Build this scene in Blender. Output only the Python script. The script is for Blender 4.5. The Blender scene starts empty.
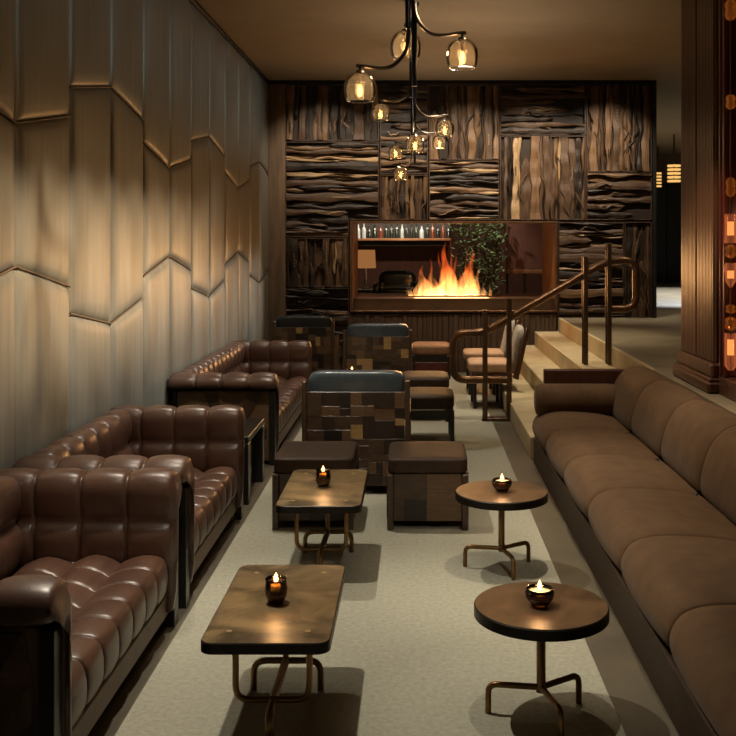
import bpy, math, random
from mathutils import Vector, Matrix
PI = math.pi
scn = bpy.context.scene
COL = scn.collection
R0 = random.Random(7)

# ------------------------------------------------------------------ materials
def lin(c):
    return tuple(((x/255)/12.92 if x/255 <= .04045 else ((x/255+.055)/1.055)**2.4) for x in c)

class NT:
    def __init__(s, name):
        s.m = bpy.data.materials.new(name); s.m.use_nodes = True
        s.t = s.m.node_tree; s.t.nodes.clear()
        s.out = s.n('ShaderNodeOutputMaterial')
    def n(s, typ, **kw):
        o = s.t.nodes.new(typ)
        for k, v in kw.items():
            if k in o.inputs: o.inputs[k].default_value = v
            else: setattr(o, k, v)
        return o
    def l(s, a, b): s.t.links.new(a, b)
    def ramp(s, fac, stops):
        r = s.n('ShaderNodeValToRGB'); e = r.color_ramp.elements
        while len(e) < len(stops): e.new(.5)
        for i, (p, c) in enumerate(stops):
            e[i].position = p; e[i].color = (*c, 1) if len(c) == 3 else c
        s.l(fac, r.inputs[0]); return r.outputs[0]
    def noise(s, scale=(1, 1, 1), sc=5, detail=5, rough=.6, dist=0):
        tc = s.n('ShaderNodeTexCoord'); mp = s.n('ShaderNodeMapping')
        mp.inputs['Scale'].default_value = scale
        s.l(tc.outputs['Object'], mp.inputs[0])
        nz = s.n('ShaderNodeTexNoise', Scale=sc, Detail=detail, Roughness=rough, Distortion=dist)
        s.l(mp.outputs[0], nz.inputs['Vector']); return nz.outputs[0]

def mat(name, c1, c2=None, rough=.5, metal=0., scale=(1, 1, 1), sc=6, bump=0., bsc=None, bscale=None, spec=.5, coat=0., sheen=0., lo=.3, hi=.7, rvar=0, dist=0, crough=.2):
    t = NT(name); p = t.n('ShaderNodeBsdfPrincipled')
    p.inputs['Roughness'].default_value = rough; p.inputs['Metallic'].default_value = metal
    p.inputs['Specular IOR Level'].default_value = spec
    p.inputs['Coat Weight'].default_value = coat; p.inputs['Coat Roughness'].default_value = crough
    p.inputs['Sheen Weight'].default_value = sheen; p.inputs['Sheen Roughness'].default_value = .45
    c2 = c2 or c1
    f = t.noise(scale, sc, dist=dist)
    t.l(t.ramp(f, [(lo, lin(c1)), (hi, lin(c2))]), p.inputs['Base Color'])
    if rvar:
        mr = t.n('ShaderNodeMapRange'); t.l(f, mr.inputs[0])
        mr.inputs[3].default_value = rough-rvar; mr.inputs[4].default_value = rough+rvar
        t.l(mr.outputs[0], p.inputs['Roughness'])
    if bump:
        b = t.n('ShaderNodeBump', Strength=bump, Distance=.01)
        t.l(t.noise(bscale or scale, bsc or sc*4, 4), b.inputs['Height']); t.l(b.outputs[0], p.inputs['Normal'])
    t.l(p.outputs[0], t.out.inputs[0]); return t.m

def emit(name, c, s):
    t = NT(name); e = t.n('ShaderNodeEmission', Color=(*lin(c), 1), Strength=s)
    t.l(e.outputs[0], t.out.inputs[0]); return t.m

def glass(name, centre, edge, rough=.03, blend=.3, glow=0, gcol=(255, 150, 60), haze=0):
    t = NT(name)
    lw = t.n('ShaderNodeLayerWeight', Blend=blend)
    tr = t.n('ShaderNodeBsdfTransparent'); gl = t.n('ShaderNodeBsdfGlossy', Roughness=rough)
    t.l(t.ramp(lw.outputs['Facing'], [(.15, centre), (.9, edge)]), tr.inputs[0])
    if haze:
        tl = t.n('ShaderNodeBsdfTranslucent', Color=(1, .86, .64, 1)); mh = t.n('ShaderNodeMixShader'); mh.inputs[0].default_value = haze
        t.l(tr.outputs[0], mh.inputs[1]); t.l(tl.outputs[0], mh.inputs[2]); tr = mh
    mx = t.n('ShaderNodeMixShader'); t.l(lw.outputs['Fresnel'], mx.inputs[0])
    t.l(tr.outputs[0], mx.inputs[1]); t.l(gl.outputs[0], mx.inputs[2])
    o = mx.outputs[0]
    if glow:
        a = t.n('ShaderNodeAddShader'); e = t.n('ShaderNodeEmission', Color=(*lin(gcol), 1), Strength=glow)
        t.l(o, a.inputs[0]); t.l(e.outputs[0], a.inputs[1]); o = a.outputs[0]
    t.l(o, t.out.inputs[0]); return t.m

M = {}
M['leather'] = mat('leather', (68, 46, 36), (92, 64, 50), rough=.40, sc=5, bump=.12, bsc=90, spec=.5, coat=.3, rvar=.05, crough=.3)
M['leather_edge'] = mat('leather_edge', (92, 74, 58), (112, 90, 72), rough=.5, sc=4, bump=.1, bsc=90)
M['blue_leather'] = mat('blue_leather', (48, 58, 65), (66, 78, 86), rough=.36, sc=8, bump=.1, bsc=90, coat=.2)
M['black_leather'] = mat('black_leather', (20, 21, 23), (30, 31, 33), rough=.4, sc=8, bump=.1, bsc=90)
M['velvet'] = mat('velvet', (82, 61, 43), (98, 75, 53), rough=.8, sc=9, bump=.15, bsc=160, spec=.2, sheen=.06)
M['brown_hide'] = mat('brown_hide', (46, 33, 24), (62, 45, 32), rough=.6, sc=14, bump=.3, bsc=120, spec=.3)
M['tan_fabric'] = mat('tan_fabric', (126, 92, 66), (150, 112, 82), rough=.8, sc=12, bump=.2, bsc=120)
M['red_leather'] = mat('red_leather', (70, 26, 22), (92, 34, 28), rough=.5, sc=8)
M['grey_fur'] = mat('grey_fur', (150, 144, 136), (196, 188, 176), rough=.9, sc=30, bump=.6, bsc=60)
M['pink_fabric'] = mat('pink_fabric', (168, 134, 108), (198, 160, 130), rough=.9, sc=12, bump=.2, bsc=100)
M['black_wood'] = mat('black_wood', (17, 15, 13), (32, 26, 22), rough=.4, scale=(1, 1, .1), sc=20, bump=.15)
M['ebony'] = mat('ebony', (18, 17, 16), (28, 26, 23), rough=.4, sc=10, coat=.15)
M['red_wood'] = mat('red_wood', (62, 36, 26), (88, 52, 36), rough=.42, scale=(1, 1, .08), sc=22, bump=.1)
M['dark_brown_wood'] = mat('dark_brown_wood', (48, 35, 26), (74, 54, 38), rough=.45, scale=(1, 1, .08), sc=24, bump=.15)
M['pilaster_wood'] = mat('pilaster_wood', (62, 37, 25), (92, 58, 38), rough=.33, scale=(1, 1, .05), sc=30, bump=.12, coat=.2)
M['red_lacquer'] = mat('red_lacquer', (70, 24, 18), (88, 30, 22), rough=.3, sc=6, coat=.3)
M['post_wood'] = mat('post_wood', (70, 54, 40), (108, 84, 60), rough=.6, scale=(1, 1, .12), sc=14, bump=.3)
M['bronze_top'] = mat('bronze_top', (80, 66, 46), (156, 132, 94), rough=.42, metal=.5, sc=5, lo=.36, hi=.66, rvar=.06, dist=.6)
M['bronze_rust'] = mat('bronze_rust', (84, 64, 45), (126, 100, 72), rough=.42, metal=.45, sc=6, lo=.34, hi=.68, rvar=.06, dist=.6)
M['rim_dark'] = mat('rim_dark', (22, 18, 15), (34, 27, 21), rough=.4, metal=.5, sc=8)
M['brass_tube'] = mat('brass_tube', (98, 74, 46), (136, 104, 66), rough=.34, metal=.85, sc=10)
M['brass_plug'] = mat('brass_plug', (190, 160, 116), (206, 178, 132), rough=.35, metal=.7)
M['rail_bronze'] = mat('rail_bronze', (92, 66, 46), (120, 88, 60), rough=.34, metal=.75, sc=6)
M['post_bronze'] = mat('post_bronze', (88, 68, 50), (112, 88, 64), rough=.32, metal=.75, sc=6)
M['fire_bronze'] = mat('fire_bronze', (120, 82, 50), (152, 106, 66), rough=.4, metal=.35, sc=4)
M['hearth_bronze'] = mat('hearth_bronze', (66, 46, 30), (88, 62, 40), rough=.4, metal=.35, sc=4)
M['dark_metal'] = mat('dark_metal', (26, 30, 36), (40, 46, 54), rough=.35, metal=.7, sc=6)
M['arm_metal'] = mat('arm_metal', (70, 62, 54), (100, 88, 74), rough=.32, metal=.85, sc=6)
M['wall_panel'] = mat('wall_panel', (110, 108, 100), (140, 136, 124), rough=.42, scale=(1, 3, .25), sc=7, bump=.06, bsc=40, spec=.4, metal=.25, lo=.2, hi=.8)
M['wall_seam'] = mat('wall_seam', (26, 23, 20))
M['seam_tape'] = mat('seam_tape', (96, 78, 62), rough=.5)
M['ceiling'] = mat('ceiling', (142, 124, 100), (152, 133, 108), rough=.9, sc=2)
M['floor_stone'] = mat('floor_stone', (72, 66, 54), (92, 84, 68), rough=.55, sc=3, bump=.08, bsc=40)
M['floor_upper'] = mat('floor_upper', (112, 102, 84), (136, 124, 102), rough=.5, sc=3, bump=.06, bsc=40)
M['step_stone'] = mat('step_stone', (166, 150, 118), (192, 174, 138), rough=.6, sc=5, bump=.1, bsc=40)
M['rug'] = mat('rug', (146, 144, 130), (172, 170, 154), rough=.95, sc=45, bump=.5, bsc=130, spec=.1, lo=.25, hi=.75)
M['wall_dark'] = mat('wall_dark', (38, 32, 27), (48, 40, 33), rough=.8)
M['wall_plain'] = mat('wall_plain', (96, 84, 68), (104, 92, 74), rough=.85)
M['wall_maroon'] = mat('wall_maroon', (82, 48, 36), (98, 58, 42), rough=.7)
M['wax'] = mat('wax', (235, 215, 170), rough=.5)
M['flame'] = emit('flame', (255, 186, 104), 10)
M['bulb'] = emit('bulb', (255, 184, 96), 6)
M['candle_glow'] = emit('candle_glow', (255, 190, 130), 1.3)
M['amber_band'] = emit('amber_band', (255, 196, 110), 1.0)
M['lamp_shade'] = emit('lamp_shade', (206, 138, 80), .5)
M['globe_glass'] = glass('globe_glass', (.97, .90, .76), (.46, .37, .25), blend=.16, haze=.022)
M['amber_glass'] = glass('amber_glass', (.62, .40, .2), (.16, .08, .04), rough=.1, blend=.4)
M['bead_glass'] = glass('bead_glass', (.75, .42, .2), (.3, .13, .06), rough=.06, blend=.4, glow=.05)
M['lit_glass'] = glass('lit_glass', (.9, .55, .3), (.4, .17, .08), rough=.06, blend=.35, glow=.10, gcol=(255, 150, 100))
M['clear_glass'] = glass('clear_glass', (.985, .985, .985), (.9, .9, .9), rough=.01, blend=.06)
M['bottle_green'] = mat('bottle_green', (24, 30, 24), (34, 44, 34), rough=.15, coat=.5)
M['bottle_amber'] = mat('bottle_amber', (92, 44, 24), (120, 62, 34), rough=.15, coat=.5)
M['bottle_pale'] = mat('bottle_pale', (150, 158, 154), (178, 184, 178), rough=.15, coat=.5)
M['leaf'] = mat('leaf', (58, 78, 44), (118, 140, 88), rough=.45, sc=30)
M['chrome'] = mat('chrome', (170, 170, 165), rough=.25, metal=.9)
WOODS = [((24, 17, 12), (42, 31, 22)), ((44, 32, 22), (82, 60, 41)), ((64, 47, 32), (114, 86, 58)), ((104, 82, 58), (160, 132, 96))]
for ax, sc in (('h', (.5, 1, 6)), ('v', (6, 1, .5))):
    for i, (a, b) in enumerate(WOODS):
        M[f'relief_{ax}{i}'] = mat(f'relief_{ax}{i}', a, b, rough=.5, scale=sc, sc=13, bump=.6, bsc=22, spec=.3, lo=.25, hi=.75)
PATCH = [((34, 25, 19), (52, 38, 28)), ((58, 43, 31), (80, 60, 42)), ((84, 63, 43), (108, 82, 56)), ((140, 110, 68), (176, 142, 94)), ((24, 19, 16), (36, 28, 22))]
PM = []
for i, (a, b) in enumerate(PATCH):
    M[f'patch{i}'] = mat(f'patch{i}', a, b, rough=.42, scale=(1, 1, 3), sc=14, bump=.15, bsc=40, coat=.15); PM.append(M[f'patch{i}'])

# fire: brighter and yellower low in the tongue, red and thin at its tips
def fire_mat():
    t = NT('fire')
    tc = t.n('ShaderNodeTexCoord'); sx = t.n('ShaderNodeSeparateXYZ'); t.l(tc.outputs['Object'], sx.inputs[0])
    nz = t.noise((1, 1, .3), 13, 4, .6, .8)
    ad = t.n('ShaderNodeMath', operation='MULTIPLY_ADD'); t.l(sx.outputs[2], ad.inputs[0]); ad.inputs[1].default_value = 1.25; t.l(nz, ad.inputs[2])
    col = t.ramp(ad.outputs[0], [(.42, (1, .55, .2)), (.65, (1, .36, .09)), (.9, (1, .2, .035)), (1, (.9, .11, .015))])
    st = t.n('ShaderNodeMapRange'); t.l(nz, st.inputs[0]); st.inputs[1].default_value = .38; st.inputs[2].default_value = .68
    st.inputs[3].default_value = .4; st.inputs[4].default_value = 21
    hm = t.n('ShaderNodeMapRange'); t.l(sx.outputs[2], hm.inputs[0]); hm.inputs[1].default_value = .0; hm.inputs[2].default_value = .6
    hm.inputs[3].default_value = 1.1; hm.inputs[4].default_value = .9
    mu = t.n('ShaderNodeMath', operation='MULTIPLY'); t.l(st.outputs[0], mu.inputs[0]); t.l(hm.outputs[0], mu.inputs[1])
    e = t.n('ShaderNodeEmission'); t.l(col, e.inputs[0]); t.l(mu.outputs[0], e.inputs[1])
    t.l(e.outputs[0], t.out.inputs['Volume']); return t.m
M['fire'] = fire_mat()

# ------------------------------------------------------------------ mesh helpers
class MB:
    def __init__(s): s.v = []; s.f = []; s.m = []; s.s = []
    def add(s, vs, fs, mi=0, smooth=False):
        b = len(s.v); s.v.extend([tuple(v) for v in vs])
        for f in fs:
            s.f.append([b+i for i in f]); s.m.append(mi); s.s.append(smooth)
        return s
    def box(s, a, b, ch=.004, mi=0):
        lo = [min(a[i], b[i]) for i in range(3)]; hi = [max(a[i], b[i]) for i in range(3)]
        c = min(ch, min(hi[i]-lo[i] for i in range(3))*.45)
        vs = []; idx = {}
        for ix in (0, 1):
            for iy in (0, 1):
                for iz in (0, 1):
                    p = [(lo, hi)[k][j] for j, k in enumerate((ix, iy, iz))]
                    for ax in range(3):
                        q = list(p)
                        for j in range(3):
                            if j != ax: q[j] += c*(1 if (ix, iy, iz)[j] == 0 else -1)
                        idx[(ix, iy, iz, ax)] = len(vs); vs.append(q)
        fs = []
        for ax in range(3):
            o = [j for j in range(3) if j != ax]
            for sd in (0, 1):
                q = []
                for (u, w) in ((0, 0), (1, 0), (1, 1), (0, 1)):
                    k = [0, 0, 0]; k[ax] = sd; k[o[0]] = u; k[o[1]] = w; q.append(idx[(*k, ax)])
                fs.append(q)
            for u in (0, 1):
                for w in (0, 1):
                    k0 = [0, 0, 0]; k0[o[0]] = u; k0[o[1]] = w; k1 = list(k0); k1[ax] = 1
                    fs.append([idx[(*k0, o[0])], idx[(*k1, o[0])], idx[(*k1, o[1])], idx[(*k0, o[1])]])
        for ix in (0, 1):
            for iy in (0, 1):
                for iz in (0, 1): fs.append([idx[(ix, iy, iz, a_)] for a_ in range(3)])
        return s.add(vs, fs, mi)
    def superq(s, c, h, n=4, seg=8, mi=0, mtx=None):
        vs = []; key = {}; fs = []
        def vid(p):
            k = tuple(round(x, 5) for x in p)
            if k not in key:
                r = sum(abs(x)**n for x in p)**(1/n)
                q = Vector([p[i]/r*h[i] for i in range(3)])
                if mtx: q = mtx @ q
                key[k] = len(vs); vs.append(q+Vector(c))
            return key[k]
        g = [math.tan(-PI/4+PI/2*i/seg) for i in range(seg+1)]
        for ax in range(3):
            for sd in (-1, 1):
                for i in range(seg):
                    for j in range(seg):
                        q = []
                        for (a, b) in ((i, j), (i+1, j), (i+1, j+1), (i, j+1)):
                            p = [0, 0, 0]; p[ax] = sd; p[(ax+1) % 3] = g[a]; p[(ax+2) % 3] = g[b]; q.append(vid(p))
                        fs.append(q if sd > 0 else q[::-1])
        return s.add(vs, fs, mi, True)
    def tube(s, pts, r, n=10, mi=0, flat=None):
        pts = [Vector(p) for p in pts]; rings = []; up = None; vs = []; fs = []
        for i, p in enumerate(pts):
            t = ((pts[min(i+1, len(pts)-1)]-pts[max(i-1, 0)])).normalized()
            if up is None: up = t.orthogonal().normalized()
            up = (up - t*up.dot(t)).normalized(); sd = t.cross(up)
            rr = r[i] if isinstance(r, (list, tuple)) else r
            for k in range(n):
                a = 2*PI*k/n; vs.append(p + up*math.cos(a)*rr + sd*math.sin(a)*rr)
        for i in range(len(pts)-1):
            for k in range(n): fs.append([i*n+k, i*n+(k+1) % n, (i+1)*n+(k+1) % n, (i+1)*n+k])
        s.add(vs, fs, mi, True)
        s.add(vs[:n], [list(range(n))[::-1]], mi); s.add(vs[-n:], [list(range(n))], mi)
        return s
    def lathe(s, prof, c=(0, 0, 0), n=24, mi=0, smooth=True, cap=True, sx=1):
        vs = []; fs = []
        for (r, z) in prof:
            for k in range(n):
                a = 2*PI*k/n; vs.append((c[0]+r*math.cos(a)*sx, c[1]+r*math.sin(a), c[2]+z))
        for i in range(len(prof)-1):
            for k in range(n): fs.append([i*n+k, i*n+(k+1) % n, (i+1)*n+(k+1) % n, (i+1)*n+k])
        s.add(vs, fs, mi, smooth)
        if cap:
            if prof[0][0] > 1e-4: s.add(vs[:n], [list(range(n))[::-1]], mi)
            if prof[-1][0] > 1e-4: s.add(vs[-n:], [list(range(n))], mi)
        return s
    def prism(s, poly, z0, z1, mi=0, ch=0, mside=None, smooth=False):
        n = len(poly); ms = mi if mside is None else mside
        def ins(d):
            o = []
            for i in range(n):
                a = Vector(poly[i-1]); b = Vector(poly[i]); c = Vector(poly[(i+1) % n])
                t = (c-a).normalized(); o.append((b.x-t.y*d, b.y+t.x*d))
            return o
        rings = [[(x, y, z0) for x, y in poly]]
        if ch: rings += [[(x, y, z1-ch) for x, y in poly], [(x, y, z1) for x, y in ins(ch)]]
        else: rings += [[(x, y, z1) for x, y in poly]]
        for a, b in zip(rings, rings[1:]): s.add(a+b, [[i, (i+1) % n, n+(i+1) % n, n+i] for i in range(n)], ms, smooth)
        s.add(rings[0], [list(range(n))[::-1]], ms); s.add(rings[-1], [list(range(n))], mi)
        return s
    def build(s, name, mats, parent=None, loc=(0, 0, 0)):
        me = bpy.data.meshes.new(name); me.from_pydata(s.v, [], s.f)
        for m in (mats if isinstance(mats, (list, tuple)) else [mats]): me.materials.append(m)
        me.polygons.foreach_set('material_index', s.m); me.polygons.foreach_set('use_smooth', s.s)
        me.validate(); me.update()
        o = bpy.data.objects.new(name, me); COL.objects.link(o); o.location = loc
        if parent is not None: o.parent = parent
        return o

def fillet(pts, r, k=6):
    P = [Vector(p) for p in pts]; out = [P[0]]
    for i in range(1, len(P)-1):
        a, b, c = P[i-1], P[i], P[i+1]; u = (a-b); w = (c-b)
        rr = min(r, u.length*.49, w.length*.49); p0 = b+u.normalized()*rr; p1 = b+w.normalized()*rr
        for j in range(k+1):
            t = j/k; out.append(p0*(1-t)**2 + b*2*t*(1-t) + p1*t*t)
    out.append(P[-1]); return out

def catmull(pts, k):
    P = [Vector(p) for p in pts]; out = []
    for i in range(len(P)-1):
        p0 = P[max(i-1, 0)]; p1 = P[i]; p2 = P[i+1]; p3 = P[min(i+2, len(P)-1)]
        for j in range(k):
            t = j/k
            out.append(.5*((2*p1)+(p2-p0)*t+(2*p0-5*p1+4*p2-p3)*t*t+(3*p1-p0-3*p2+p3)*t**3))
    out.append(P[-1]); return out

def tufted(mb, lobes, base, mapf, s0, s1, ncol, amp=.03, pw=.35, cpw=.3, cseg=10, k=3, mi=0, ends=True, bulge=.012):
    """sweep a closed profile (padded lobes + plain base) along s, drawn in at every seam"""
    prof = []
    for lb in lobes:
        pts = catmull([Vector((a, b, 0)) for a, b in lb], k); n = len(pts)-1
        for i, p in enumerate(pts[:-1]):
            prof.append((p.x, p.y, max(0, math.sin(PI*i/n))**pw, 1))
    e = lobes[-1][-1]; prof.append((e[0], e[1], 0, 1))
    for a, b in base: prof.append((a, b, 1, 0))
    n = len(prof); nor = []
    area = sum(prof[i-1][0]*prof[i][1]-prof[i][0]*prof[i-1][1] for i in range(n)); sg = 1 if area > 0 else -1
    for i in range(n):
        t = Vector((prof[(i+1) % n][0]-prof[i-1][0], prof[(i+1) % n][1]-prof[i-1][1])).normalized()
        nor.append(Vector((t.y, -t.x))*sg)
    st = []
    for c in range(ncol):
        for j in range(cseg):
            u = .5-.5*math.cos(PI*j/cseg); st.append(((c+u)/ncol, math.sin(PI*u)**cpw))
    st.append((1, 0))
    vs = []; fs = []
    for (u, fc) in st:
        for i in range(n):
            a, b, fr, fl = prof[i]
            d = amp*(1-fc*fr) if fl else amp*.5*(1-fc)
            vs.append(mapf(a-nor[i].x*d, b-nor[i].y*d, s0+(s1-s0)*u))
    flip = (Vector(mapf(1, 0, 0))-Vector(mapf(0, 0, 0))).cross(Vector(mapf(0, 1, 0))-Vector(mapf(0, 0, 0))).dot(Vector(mapf(0, 0, 1))-Vector(mapf(0, 0, 0)))*sg*(1 if s1 > s0 else -1) < 0
    for j in range(len(st)-1):
        for i in range(n):
            q = [j*n+i, j*n+(i+1) % n, (j+1)*n+(i+1) % n, (j+1)*n+i]; fs.append(q[::-1] if flip else q)
    mb.add(vs, fs, mi, True)
    if ends:
        for e, sgn in ((0, -1), (len(st)-1, 1)):
            ring = [Vector(v) for v in vs[e*n:(e+1)*n]]; c = sum(ring, Vector())/n
            ax = (Vector(mapf(0, 0, s1))-Vector(mapf(0, 0, s0))).normalized()*sgn
            inner = [c+(p-c)*.8+ax*bulge for p in ring]; inn2 = [c+(p-c)*.45+ax*bulge*1.3 for p in ring]
            allv = ring+inner+inn2+[c+ax*bulge*1.35]; f2 = []
            for i in range(n):
                j = (i+1) % n
                f2 += [[i, j, n+j, n+i], [n+i, n+j, 2*n+j, 2*n+i], [2*n+i, 2*n+j, 3*n]]
            mb.add(allv, [f[::-1] if (e == 0) != flip else f for f in f2], mi, True)

def split_rects(x0, x1, y0, y1, mx, rnd, out):
    w, h = x1-x0, y1-y0
    if max(w, h) <= mx*rnd.uniform(.7, 1.5) or min(w, h) < .03 and max(w, h) < mx*2: out.append((x0, x1, y0, y1)); return
    if w > h*rnd.uniform(.7, 1.3): c = x0+w*rnd.uniform(.3, .7); split_rects(x0, c, y0, y1, mx, rnd, out); split_rects(c, x1, y0, y1, mx, rnd, out)
    else: c = y0+h*rnd.uniform(.3, .7); split_rects(x0, x1, y0, c, mx, rnd, out); split_rects(x0, x1, c, y1, mx, rnd, out)

def patch_box(mb, a, b, faces, mx=.13, seed=1, wts=(4, 7, 2.5, .8, 1.5)):
    """a board box clad in a patchwork of thin wood tiles on the named faces"""
    rnd = random.Random(seed); mb.box(a, b, .003, 0)
    for f in faces:
        ax = 'xyz'.index(f[1]); sd = f[0] == '+'; o = [i for i in range(3) if i != ax]; out = []
        split_rects(a[o[0]], b[o[0]], a[o[1]], b[o[1]], mx, rnd, out)
        for (u0, u1, w0, w1) in out:
            t = rnd.uniform(.003, .007); p = [0]*3; q = [0]*3
            p[o[0]], q[o[0]], p[o[1]], q[o[1]] = u0+.0008, u1-.0008, w0+.0008, w1-.0008
            e = b[ax] if sd else a[ax]
            p[ax], q[ax] = (e-.002, e+t) if sd else (e-t, e+.002)
            mb.box(p, q, .0012, rnd.choices(range(5), wts)[0])

# ------------------------------------------------------------------ scene tree helpers
def tag(o, label, cat, group=None, kind=None):
    o['label'] = label; o['category'] = cat
    if group: o['group'] = group
    if kind: o['kind'] = kind
    return o
def thing(name, label, cat, loc=(0, 0, 0), rz=0, group=None):
    o = bpy.data.objects.new(name, None); COL.objects.link(o); o.location = loc; o.rotation_euler = (0, 0, rz)
    return tag(o, label, cat, group)
def struct(name, mb, mats, parent=None):
    o = mb.build(name, mats, parent)
    if parent is None: o['kind'] = 'structure'
    return o
def dup(o, label, loc=None, rz=None, parent=None):
    c = o.copy(); COL.objects.link(c)
    if parent is not None: c.parent = parent
    else:
        c['label'] = label
        if loc is not None: c.location = loc
        if rz is not None: c.rotation_euler = (0, 0, rz)
    for ch in list(o.children): dup(ch, None, parent=c)
    return c

# ------------------------------------------------------------------ room shell
D = 13.26; H = 3.86; XL = -1.95; CAMZ = 1.75
def px(x, d): return (x-415)*d/1000
def pz(y, d): return CAMZ-(y-240)*d/1000

struct('floor', MB().box((-2.1, -1.5, -.1), (2.6, D+1.4, 0), 0), M['floor_stone'])
up = MB().box((1.905, -1.5, 0), (8.2, 24.7, .72), .004).box((-3, D+1.35, 0), (1.9, 19.5, .72), 0)
struct('floor_upper', up, M['floor_upper'])
ce = MB().box((-2.1, -1.5, H), (8.2, 24.8, H+.1), 0)
struct('ceiling', ce, M['ceiling'])
stairs = bpy.data.objects.new('stairs', None); COL.objects.link(stairs); stairs['kind'] = 'structure'
for k, (a, b) in enumerate(((.92, 1.25), (1.25, 1.58), (1.58, 1.905))):
    MB().box((a, 7.97, 0), (1.904, D+.03, .18*(k+1)) if k == 2 else (b, D+.03, .18*(k+1)), .006).build('step', M['step_stone'], stairs)
MB().box((1.895, 7.97, .54), (1.93, D+.03, .7205), .006).build('step', M['step_stone'], stairs)

# quilted wall on the sofa side
wl = MB().box((XL-.12, -1.5, 0), (XL-.012, D+.05, H), 0)
wall_left = struct('wall_left', wl, M['wall_seam'])
hiU = [2.32, 2.45, 2.61, 2.73, 2.73, 2.61, 2.45, 2.32]   # start/end heights of the four-panel zigzag
loU = [1.62, 1.487, 1.335, 1.215, 1.215, 1.335, 1.487, 1.62]
d0, w = 4.875, .7635
def padded(y0, y1, za0, za1, zb0, zb1):
    mb = MB(); ts = [0, .012, .03, .06, .11, .2, .35, .5, .65, .8, .89, .94, .97, .988, 1]
    hgt = (zb0+zb1-za0-za1)/2; vts = [0, .006, .016, .035, .07, .15, .3, .5, .7, .85, .93, .965, .984, .994, 1]
    vs = []; n = len(ts)
    for v in vts:
        for u in ts:
            y = y0+(y1-y0)*u; za = za0+(za1-za0)*u; zb = zb0+(zb1-zb0)*u
            e = min(u, 1-u)*(y1-y0); g = min(v, 1-v)*hgt
            d = .026*(1-math.exp(-e/.022))*(1-math.exp(-g/.022)) + .006*(4*u*(1-u))
            vs.append((XL-.010+d, y, za+(zb-za)*v))
    fs = [[j*n+i, j*n+i+1, (j+1)*n+i+1, (j+1)*n+i] for j in range(len(vts)-1) for i in range(n-1)]
    return mb.add(vs, fs, 0, True)
for k in range(-7, 11):
    y0 = d0+w*k; y1 = min(y0+w, D-.02); ph = k % 4
    u0, u1 = hiU[2*ph], hiU[2*ph+1]; l0, l1 = loU[2*ph], loU[2*ph+1]
    for (a0, a1, b0, b1) in ((.02, .02, l0, l1), (l0, l1, u0, u1), (u0, u1, H-.03, H-.03)):
        padded(y0+.003, y1-.003, a0+.003, a1+.003, b0-.003, b1-.003).build('padded_panel', M['wall_panel'], wall_left)
    # stitched piping on the zigzag
    for (z0, z1) in ((u0, u1), (l0, l1)):
        MB().tube([(XL+.006, y0, z0), (XL+.006, y1, z1)], .006, 6).build('piping', M['seam_tape'], wall_left)
struct('trim_1', MB().box((XL-.03, -1.5, H-.045), (XL+.03, D, H-.001), .004), M['ebony'])
struct('trim_2', MB().box((XL, D-.06, H-.05), (3.19, D+.06, H-.001), .004), M['rim_dark'])

# fireplace wall
Yb = D+.04; OX0, OX1, OZ0, OZ1 = -.862, 1.883, .795, 2.0
wb = MB()
for a, b in (((XL-.05, 0), (OX0, H)), ((OX1, 0), (3.18, H)), ((OX0, OZ1), (OX1, H)), ((OX0, 0), (OX1, OZ0))):
    wb.box((a[0], Yb, a[1]), (b[0], D+1.32, b[1]), 0)
struct('wall_back', wb, M['wall_dark'])
struct('trim_3', MB().box((3.14, D-.06, .72), (3.19, D+.04, H-.05), .004), M['ebony'])
struct('trim_4', MB().box((XL+.01, D-.07, 0), (px(286, D), Yb, H-.05), .006), M['post_wood'])
# vertical boarded base under the fire
bs = MB(); x = -1.03
while x < 1.86:
    x2 = min(x+R0.uniform(.05, .09), 1.87); bs.box((x+.002, D-.04-R0.uniform(0, .012), 0), (x2-.002, Yb, OZ0-.02), .003); x = x2
struct('trim_5', bs, M['dark_brown_wood'])

# far hall behind the pilaster and the room behind the fire
struct('wall_far', MB().box((3.0, 24.5, .72), (8.2, 24.7, H), 0), M['wall_plain'])
struct('wall_side', MB().box((8.1, -1.5, .72), (8.2, 24.5, H), 0), M['wall_plain'])
struct('wall_lounge', MB().box((-3, 19.4, .72), (3.2, 19.5, H), 0), M['wall_maroon'])
struct('wall_lounge_side', MB().box((-3.1, D+1.35, .72), (-3, 19.5, H), 0), M['wall_dark'])
struct('wall_lounge_end', MB().box((3.19, D+1.4, .72), (3.25, 19.5, H), 0), M['wall_dark'])
dr = MB()
for k in range(5): dr.box((5.3+k*.42, 24.4, .72), (5.71+k*.42, 24.5, 3.1), .01)
struct('door_1', dr, M['ebony'])

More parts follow.
